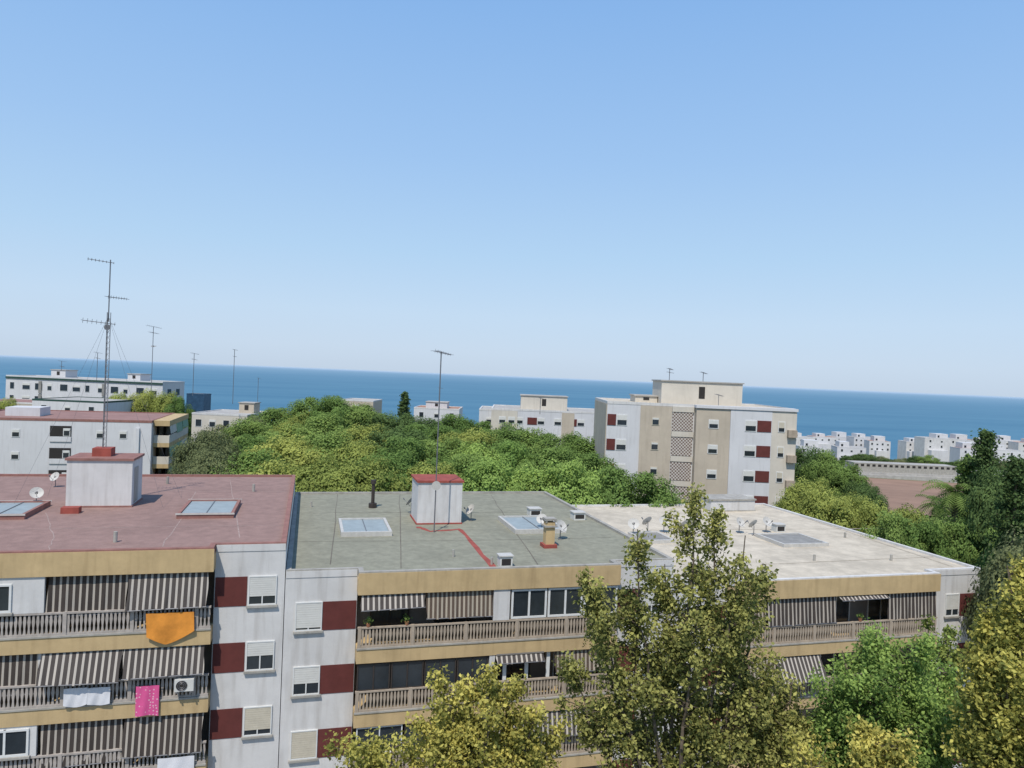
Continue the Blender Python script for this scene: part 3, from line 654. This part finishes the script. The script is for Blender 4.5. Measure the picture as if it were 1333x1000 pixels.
for i in range(18): MB().box(w*(i+.2)/18,w*(i+.75)/18,-.06,.05,T-1.4,T-.5).build('opening',M['dark'],b)
MB().box(0,w,-1.2,-.07,-1,T*.35).box(0,w,-2.4,-1.2,-1,T*.2).build('seating_step',M['roofgrey'],b)
def fieldfn(u,v):
    F=150+(290-150)*v; px=1095+(1262-1095)*u; d=atf(px,600,F); return (d.x,d.y,terr(d.x,d.y)+.35)
tag(MB().grid(fieldfn,18,18).build('sports_field',M['field']),kind='structure')
def far_pole(px,pt,pb,F,label,arr=((0,1.6,1.2),(1.2,1.2,.9)),r_=.05):
    a=atf(px,pb,F); t=atf(px,pt,F); return pole_antenna((a.x,a.y,a.z-.5),t.z-a.z+.5,label,arr,r_)
far_pole(197,425,505,120,'tall antenna with stacked bars, right of the lattice mast',((0,2.2,1.4),(1.0,1.6,1.2),(3.2,1.2,.9)),.05)
far_pole(251,460,512,150,'thin antenna pole above the blue glazed building',r_=.06)
far_pole(303,455,522,120,'thin antenna pole above the pale block left of the grove',((0,.8,.5),(1.1,.6,.5)),.05)
far_pole(126,459,492,160,'short antenna on the roof of the long white skyline block',r_=.06)
far_pole(80,470,480,165,'tiny antenna on the hut of the long white skyline block')
far_pole(335,492,530,150,'small antenna pole at the left edge of the grove',((0,.8,.5),))
far_pole(871,480,500,86,'antenna at the left end of the tower roof hut',((0,.9,.6),(.4,.8,.6)),.04)
far_pole(915,485,500,86,'antenna on the middle of the tower roof hut',((0,1.2,.6),),.04)
far_pole(935,514,530,82,'small antenna in front of the tower roof hut',((0,1.4,.6),),.03)
far_pole(572,505,532,160,'antenna above the small white villa',((0,1.2,.9),))
far_pole(703,518,535,118,'thin antenna on the roof of the long beige block',((0,.8,.5),))
# ------------------------------------------------------------------ trees
def broad(name,seed,m,R=4.5,Hc=7.5,base=5.0,nc=85,nl=150,size=.34,lump=.3):
    rng=np.random.default_rng(seed); K=[];T_=[];O=[]
    lobes=rng.normal(size=(7,3)); lobes/=np.linalg.norm(lobes,axis=1)[:,None]
    cz=base+Hc/2
    for i in range(nc):
        d=rng.normal(size=3); d[2]=abs(d[2])*1.0-.35; d/=np.linalg.norm(d)
        l=max(0,(lobes@d).max()-.55)*lump*2.2+1-lump*.75
        rr=rng.uniform(.55,1.0)**.5*l
        c=np.array([d[0]*R*rr,d[1]*R*rr,cz+d[2]*Hc/2*rr]); cr=R*rng.uniform(.14,.28)
        p=rng.normal(size=(nl,3)); p/=np.linalg.norm(p,axis=1)[:,None]; q=p*(rng.uniform(.3,1,(nl,1))**.35)*cr*np.array([1,1,.75])*rng.uniform(.88,1.25,(nl,1))
        K.append(c+q); ct=rng.uniform(.25,.7)
        T_.append(ct+.26*p[:,2]+.12*d[2]+rng.normal(0,.11,nl)); O.append(p*.8+d*.7)  # sunlit clump tops painted into the tone, upper leaves lighter
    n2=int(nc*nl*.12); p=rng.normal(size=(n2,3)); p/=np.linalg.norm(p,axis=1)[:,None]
    K.append(np.array([0,0,cz])+p*np.array([R,R,Hc/2])*.6*rng.uniform(.5,1,(n2,1))); T_.append(rng.uniform(0,.25,n2)); O.append(p)  # inner leaves toned dark, shade inside the crown put into colour
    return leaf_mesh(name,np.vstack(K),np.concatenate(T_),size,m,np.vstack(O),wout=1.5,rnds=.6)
def trunk_bm(h,r,seed,nb=6,spread=3):
    rnd=random.Random(seed); m=MB(); m.tube([(0,0,-.3),(.05,.03,h*.35),(-.06,.1,h*.65),(.1,0,h)],[r*1.25,r,r*.7,r*.25],8)
    for i in range(nb):
        a=rnd.random()*6.28; z=h*rnd.uniform(.35,.7); L=spread*rnd.uniform(.6,1)
        m.tube([(0,0,z),(math.cos(a)*L*.45,math.sin(a)*L*.45,z+L*.5),(math.cos(a)*L,math.sin(a)*L,z+L*.9)],[r*.5,r*.3,r*.1],6)
    return m
protos={}
def proto(kind,var):
    k=(kind,var)
    if k not in protos:
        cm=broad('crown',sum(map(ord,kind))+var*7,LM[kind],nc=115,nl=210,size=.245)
        tm=trunk_bm(10,.22,var+5)
        me=bpy.data.meshes.new('trunk'); me.from_pydata(tm.v,[],tm.f); me.materials.append(M['bark']); me.update()
        protos[k]=(me,cm)
    return protos[k]
def put_tree(px,py,F,R,kind,var,label,group,cat='tree',name='broadleaf_tree'):
    p=atf(px,py,F); z0=terr(p.x,p.y); h=p.z-z0
    tm,cm=proto(kind,var); r=empty(name,(p.x,p.y,z0),random.uniform(0,6.28),label,cat,group)
    r.scale=(R/4.5,R/4.5*random.uniform(.9,1.1),h/12.3)
    for n_,me in (('trunk',tm),('crown',cm)):
        o=bpy.data.objects.new(n_,me); C.objects.link(o); o.parent=r
    return r
kn={'green':'mid green','yellow':'yellow green','dark':'dark green','olive':'olive grey','bright':'bright green','autumn':'yellowing'}
rows={'back':(122,5.4,[(300,551,'olive'),(330,545,'olive'),(358,538,'green'),(388,529,'yellow'),(414,519,'green'),(442,524,'green'),(472,533,'green'),(505,540,'dark'),(548,544,'dark'),(585,547,'green'),(622,553,'green'),(655,557,'green')]),
 'second':(95,5.0,[(296,560,'olive'),(332,553,'green'),(372,550,'yellow'),(420,545,'green'),(468,554,'yellow'),(515,560,'dark'),(560,555,'green'),(605,558,'yellow'),(645,561,'green'),(685,565,'green'),(728,571,'green'),(762,578,'green')]),
 'third':(79,4.7,[(272,562,'olive'),(335,572,'green'),(385,570,'yellow'),(432,570,'green'),(480,576,'yellow'),(528,578,'green'),(575,577,'green'),(622,574,'bright'),(668,583,'bright'),(712,590,'green'),(756,595,'green')]),
 'front':(64,4.3,[(282,584,'olive'),(326,596,'green'),(372,598,'yellow'),(420,594,'yellow'),(466,600,'yellow'),(512,604,'green'),(556,600,'yellow'),(600,602,'green'),(642,602,'bright'),(688,608,'bright'),(735,606,'bright'),(780,612,'bright'),(822,620,'green'),(856,640,'bright')])}
for rn,(F,R,L_) in rows.items():
    for i,(px,py,k) in enumerate(L_):
        put_tree(px,py+random.uniform(-3,3),F+random.uniform(-3,3),R*random.uniform(.9,1.1)*(.72 if px<300 else 1),k,i%2,f'{kn[k]} tree, {ORD[i]} from the left in the {rn} row of the grove',f'trees of the grove behind the flat roofs')
for i,(px,py,F,R,k) in enumerate(((152,511,148,3.2,'yellow'),(185,506,148,4,'yellow'),(214,510,148,3.6,'yellow'),(232,522,140,3.0,'green'),(8,518,140,3,'yellow'))):
    put_tree(px,py,F,R,k,i%2,f'{kn[k]} tree, {ORD[i] if i<4 else "leftmost, alone"} beside the far left skyline block','trees by the skyline block')
right=[(1052,584,92,3.4,'dark'),(1078,594,90,3.2,'green'),(1103,610,88,2.8,'green'),(1124,630,84,2.6,'dark'),
 (1048,622,66,3.0,'yellow'),(1085,636,62,3.2,'yellow'),(1122,645,62,3.0,'yellow'),(1158,654,60,3.0,'yellow'),(1190,662,58,2.8,'yellow'),
 (1158,678,50,2.3,'green'),(1190,684,50,2.5,'green'),(1222,686,52,2.7,'green'),(1256,686,52,2.9,'green'),(1326,606,50,2.9,'dark'),(1304,670,50,2.8,'green'),(1338,648,50,3.2,'green'),(1292,648,66,2.4,'dark'),(1350,690,38,3,'olive')]
for i,(px,py,F,R,k) in enumerate(right):
    put_tree(px,py,F,R,k,i%2,f'{kn[k]} tree, {ORD[i]} counted outward from the tower on its right','trees right of the tower')
for i in range(24):
    px=1040+i*13+random.uniform(-5,5); F=random.uniform(304,345)
    k=random.choice(['dark','green','olive'])
    put_tree(px,594+random.uniform(-4,6)+ (4 if px>1200 else 0),F,random.uniform(3,5),k,i%2,f'small distant {kn[k]} tree, {ORD[i]} from the left before the shore town','distant trees before the shore town')
# palms
def palm_meshes(seed,h=7.5,L=2.4,nf=34):
    rnd=random.Random(seed); t=MB().tube([(0,0,-.3),(.1,0,h*.5),(0,.05,h)],[.28,.2,.22],8); m=MB()
    for i in range(nf):
        a=rnd.random()*6.28; e=rnd.uniform(-.5,1.25); pts=[]
        for s in range(8):
            u=s/7; ang=e-u*1.5
            if s==0: p=Vector((0,0,h))
            else: p=pts[-1]+Vector((math.cos(a)*math.cos(ang),math.sin(a)*math.cos(ang),math.sin(ang)))*L/7
            pts.append(p)
        side=Vector((-math.sin(a),math.cos(a),0))
        for s in range(1,8):
            for q in (0,.5):
                p=pts[s-1].lerp(pts[s],q); w=.55*math.sin(PI*min(1,(s+q)/8))+.1; d=(pts[s]-pts[s-1])
                for sg in (-1,1):
                    b=len(m.v); tip=p+side*sg*w+d*.6-Vector((0,0,.2)); m.v += [tuple(p),tuple(p+d*.3),tuple(tip)]; m.f.append((b,b+1,b+2))
    me=bpy.data.meshes.new('crown'); me.from_pydata(m.v,[],m.f); me.materials.append(LM['green']); at=me.attributes.new('tone','FLOAT','POINT')
    at.data.foreach_set('value',np.random.uniform(.2,.9,len(me.vertices)).astype(np.float32)); me.update()
    tm=bpy.data.meshes.new('trunk'); tm.from_pydata(t.v,[],t.f); tm.materials.append(M['bark']); tm.update(); return tm,me
pm=palm_meshes(3)
for px,py,F,s,lb in ((1243,642,58,1.1,'fan palm beside the conifers at right, above the dark bushes'),(1222,658,64,.9,'smaller palm left of the fan palm at right')):
    p=atf(px,py,F); r=empty('palm_tree',(p.x,p.y,terr(p.x,p.y)),px,lb,'palm'); h=p.z-terr(p.x,p.y); r.scale=(s,s,h/7.5)
    for n_,me in (('trunk',pm[0]),('crown',pm[1])):
        o=bpy.data.objects.new(n_,me); C.objects.link(o); o.parent=r
        if n_=='crown': o.scale=(1,1,7.5/h*s); o.location=(0,0,7.5-7.5*7.5/h*s)
# conifers
def conifer(px,py,F,R,label,seed,irregular=.3,m='dark',nl=70,size=.22,bare=.2):
    p=atf(px,py,F); z0=terr(p.x,p.y); h=p.z-z0; rng=np.random.default_rng(seed); K=[];T_=[];O=[]
    r=empty('conifer_tree',(p.x,p.y,z0),0,label,'tree'); tb=MB().tube([(0,0,-.3),(0,0,h*.6),(0,0,h-.2)],[.25,.15,.03],8)
    nb=int(h*9)
    for i in range(nb):
        t=bare+(1-bare)*i/nb; rr=R*(1-t)**.8*rng.uniform(1-irregular,1+irregular*.6)+.25; a=rng.uniform(0,6.28); zc=h*t
        tip=np.array([math.cos(a)*rr,math.sin(a)*rr,zc+rr*.2]); tb.tube([(0,0,zc-.1),tuple(tip)],[.04,.012],4)
        for q in (.5,.8,1.0):
            c=np.array([0,0,zc])*(1-q)+tip*q; n=nl//2; d=rng.normal(size=(n,3)); K.append(c+d*np.array([.2,.2,.13])*(1+rr*.25)); T_.append(rng.uniform(.1,.7)+.25*d[:,2]*.5+rng.normal(0,.1,n)); O.append(d*.3)  # top light in the tone, leaves lighter higher in each tuft
    tb.build('trunk',M['bark'],r); me=leaf_mesh('crown',np.vstack(K),np.concatenate(T_),size,LM[m],np.vstack(O)); o=bpy.data.objects.new('crown',me); C.objects.link(o); o.parent=r
conifer(527,511,140,2.6,'dark pointed conifer standing alone on the grove skyline',5,.3,'dark',30,.4)
conifer(1283,563,58,2.7,'tall irregular conifer at right reaching toward the sea line',6,.6,'dark',50,.25)
conifer(1262,596,60,2.0,'shorter conifer immediately left of the tall irregular one',7,.5,'green',50,.25)
conifer(1324,598,44,2.4,'dark conifer at the right edge of the photo',8,.4,'dark',60,.22)
# ------------------------------------------------------------------ foreground spined trees
def spined(label,name,F,trunk_px,spines,m,size=.19,nleaf=38,seed=1,trunk_r=.2,dens=1.0,cl_=(.16,.34)):
    rng=np.random.default_rng(seed)
    b=atf(trunk_px,900,F); base=Vector((b.x,b.y,0.15))
    r=empty(name,tuple(base),0,label,'tree'); K=[];T_=[];O=[]; tb=MB()
    pts=[Vector((0,0,-.2)),Vector((.1,0,3)),Vector((0,.1,6))]
    tb.tube([tuple(q) for q in pts],[trunk_r*1.4,trunk_r,trunk_r*.8],10)
    for (px,py,rt,rb,L,df) in spines:
        tip=atf(px,py,F+df)-base
        st=Vector((0,.1,6))
        if tip.z<8: st=Vector((0,0,3.5))
        mid=st.lerp(tip,.45); mid.x=mid.x*.9+tip.x*.25*.9; mid.z=st.z+(tip.z-st.z)*.38
        P=[]
        for i in range(13):
            u=i/12; q=st*(1-u)**2+mid*2*u*(1-u)+tip*u*u; q=q+Vector(rng.normal(0,.07,3)); P.append(q)
        tb.tube([tuple(q) for q in P],[trunk_r*.42*(1-.92*i/12)+.01 for i in range(13)],7)
        tot=sum((P[i+1]-P[i]).length for i in range(12)); n=int(L*17*dens*(rb+.35))
        gaps=[rng.uniform(.1,.9) for _ in range(2)]
        shoots=[(rng.uniform(.05,.95),rng.uniform(0,6.28)) for _ in range(max(2,int(L*1.2)))]
        for k in range(n):
            w=rng.uniform(0,1)**.85
            if any(abs(w-g)<.04 for g in gaps) and rng.uniform()<.6: continue
            rad=rt+(rb-rt)*w**.75; a=rng.uniform(0,6.28); rr=rad*rng.uniform(.1,1)**.6*rng.choice([.7,1,1.35])
            if rng.uniform()<.3:
                sw,sa=shoots[rng.integers(len(shoots))]; w=min(1,max(0,sw+rng.normal(0,.015))); a=sa+rng.normal(0,.15); rad=rt+(rb-rt)*w**.75; rr=(rad+.2)*rng.uniform(.4,1.6)
            dist=w*L; u=max(0,1-dist/tot); ii=min(11,int(u*12)); q=P[ii].lerp(P[ii+1],u*12-ii)
            c=q+Vector((math.cos(a)*rr,math.sin(a)*rr,rr*rng.uniform(.25,.8)-.1))
            tb.tube([tuple(q),tuple(q.lerp(c,.5)+Vector((0,0,.05))),tuple(c)],[.017,.011,.005],4)
            nn=int(nleaf*rng.uniform(.4,1.4)); cr=rng.uniform(*cl_)*(1+.2*rb)
            d=rng.normal(size=(nn,3)); d=d/np.linalg.norm(d,axis=1)[:,None]*(rng.uniform(0,1,(nn,1))**.5)*rng.uniform(.8,1.5,(nn,1))
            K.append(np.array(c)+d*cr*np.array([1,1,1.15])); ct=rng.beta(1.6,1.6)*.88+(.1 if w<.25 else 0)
            T_.append(ct+.18*d[:,2]+rng.normal(0,.14,nn)); O.append(d*.5)  # leaf tone rises toward each clump's top, light painted in
    tb.build('trunk',M['bark'],r)
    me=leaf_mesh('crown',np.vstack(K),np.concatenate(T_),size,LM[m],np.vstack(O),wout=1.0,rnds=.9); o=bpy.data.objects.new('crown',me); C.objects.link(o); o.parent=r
    return r
spined('tall airy olive and yellow tree rising in front of the middle and right blocks','broadleaf_tree',24.5,892,[
 (905,638,.1,.9,5.8,0),(936,664,.12,.75,4.4,.6),(972,702,.12,.65,3.6,-.6),(996,732,.12,.6,3.2,.3),(830,692,.12,.55,3.5,-.4),(868,742,.15,.75,3.2,.6),(812,766,.12,.6,3.0,.2),
 (760,742,.12,.55,4.0,.3),(786,805,.15,.6,2.8,-.6),(742,862,.15,.7,2.6,.4),(905,795,.3,1.05,3.8,-1),(950,815,.3,1.05,3.8,1),(1003,850,.25,.95,3.4,0),(1038,890,.25,.9,3.0,.5),(1062,935,.25,.9,2.2,.2),(860,855,.3,1.05,3.4,.8),(800,895,.3,1.0,3,-.4),(920,900,.4,1.3,3.2,.3),(985,920,.4,1.2,3.0,-.7),(1030,950,.3,1.1,2.2,-.3),(840,940,.4,1.2,2.4,.5),(765,935,.3,.85,2,.2)],'plane',.155,44,11,.22,1.0,(.17,.36))
spined('yellow green tree at the bottom centre in front of the greenish roofed block','broadleaf_tree',22,610,[
 (640,868,.12,.65,2.8,0),(612,882,.12,.75,2.8,.5),(588,895,.12,.75,2.8,-.4),(668,892,.12,.65,2.8,.3),(560,942,.15,.65,2.2,.2),(700,925,.15,.75,2.3,-.3),(722,952,.15,.7,2,.6),(640,925,.3,1.1,2.6,-.8),(595,950,.3,1.0,2.5,.7),(680,960,.3,1.0,2.2,0)],'autumn',.145,52,12,.16,1.1)
spined('small yellow green tree at the bottom edge, left of centre','broadleaf_tree',21,478,[
 (480,958,.12,.7,2.0,0),(455,975,.12,.6,1.8,.3),(510,972,.12,.7,1.8,-.3),(535,985,.15,.6,1.8,.2)],'autumn',.14,52,13,.14,1.1)
spined('bright green feathery round tree at the lower right in front of the pale roofed block','broadleaf_tree',24,1150,[
 (1142,815,.2,1.1,4,0),(1100,850,.3,1.1,3.6,.5),(1185,835,.3,1.1,4,-.4),(1078,900,.3,1.1,3.2,0),(1225,872,.3,1.1,3.3,.4),(1252,910,.3,1.0,2.8,-.3),(1150,880,.5,1.4,3.6,-1.2),(1110,940,.5,1.4,2.8,-.8),(1200,930,.5,1.4,2.8,-.8),(1068,965,.3,1.0,2.2,.3)],'bright',.13,68,14,.2,1.2)
spined('thin yellow topped tree between the feathery tree and the right edge tree','broadleaf_tree',27,1215,[
 (1208,806,.12,.5,2.8,0),(1232,824,.12,.6,2.8,.3),(1190,832,.1,.5,2.4,-.3),(1250,850,.15,.7,2.8,.2)],'yellow',.15,48,15,.14,1.0)
spined('yellowing tree cut by the right edge of the photo','broadleaf_tree',20,1325,[
 (1312,742,.12,.75,4.0,0),(1290,790,.12,.75,3.4,.4),(1338,765,.2,.9,3.6,-.4),(1275,860,.15,.8,2.8,.2),(1310,845,.3,1.1,3.2,-.6),(1345,850,.3,1.2,3.2,.5),(1285,920,.25,1.0,2.2,-.3),(1330,930,.4,1.2,2.2,.2),(1272,965,.25,.8,1.6,.3)],'autumn',.145,56,16,.18,1.1)
spined('low yellow green tree at the bottom edge between the airy tree and the feathery tree','broadleaf_tree',20.5,1150,[
 (1145,958,.12,.7,1.8,0),(1170,968,.12,.7,1.8,.2),(1120,975,.12,.7,1.8,-.2),(1040,975,.2,.7,1.5,.2)],'autumn',.14,52,17,.12,1.1)
# ------------------------------------------------------------------ light
el=math.radians(58); sd=Vector((-.5*math.cos(el),-.866*math.cos(el),math.sin(el))).normalized()
w=bpy.data.worlds.new('World'); bpy.context.scene.world=w; w.use_nodes=True; N=w.node_tree.nodes; L=w.node_tree.links; bg=N['Background']
sk=N.new('ShaderNodeTexSky'); sk.sky_type='NISHITA'; sk.sun_disc=False; sk.sun_elevation=el; sk.sun_rotation=math.atan2(-.5,-.866)
sk.altitude=20; sk.air_density=1.0; sk.dust_density=.4; sk.ozone_density=2.0
STR=.12
tc=N.new('ShaderNodeTexCoord'); sp=N.new('ShaderNodeSeparateXYZ'); L.new(tc.outputs['Generated'],sp.inputs[0])
rp=N.new('ShaderNodeValToRGB'); L.new(sp.outputs[2],rp.inputs[0]); E_=rp.color_ramp.elements
E_[0].position=0; E_[0].color=(.53,.65,.81,1); E_[1].position=1; E_[1].color=(.12,.29,.66,1)
for pos,col in ((.03,(.56,.69,.86,1)),(.08,(.55,.71,.9,1)),(.16,(.46,.67,.91,1)),(.28,(.36,.58,.9,1)),(.45,(.26,.485,.86,1)),(.7,(.17,.37,.76,1))):
    e=E_.new(pos); e.color=col
sc=N.new('ShaderNodeVectorMath'); sc.operation='SCALE'; sc.inputs['Scale'].default_value=1/STR; L.new(rp.outputs[0],sc.inputs[0])
mx=N.new('ShaderNodeMix'); mx.data_type='RGBA'; mx.inputs[0].default_value=.92; L.new(sk.outputs[0],mx.inputs[6]); L.new(sc.outputs[0],mx.inputs[7])
L.new(mx.outputs[2],bg.inputs[0]); bg.inputs[1].default_value=STR
sl=bpy.data.lights.new('sun','SUN'); sl.energy=4.2; sl.angle=math.radians(.5); sl.color=(1,.94,.85)
so=bpy.data.objects.new('sun',sl); C.objects.link(so); so.rotation_euler=sd.to_track_quat('Z','Y').to_euler()
# camera
cd=bpy.data.cameras.new('camera'); cd.sensor_fit='HORIZONTAL'; cd.sensor_width=36; cd.lens=36*FP/1333; cd.clip_end=200000; cd.clip_start=.1
co=bpy.data.objects.new('camera',cd); C.objects.link(co); co.matrix_world=Matrix.Translation(CAM)@RM.to_4x4(); bpy.context.scene.camera=co
vs=bpy.context.scene.view_settings; vs.view_transform='Standard'; vs.look='None'; vs.exposure=0
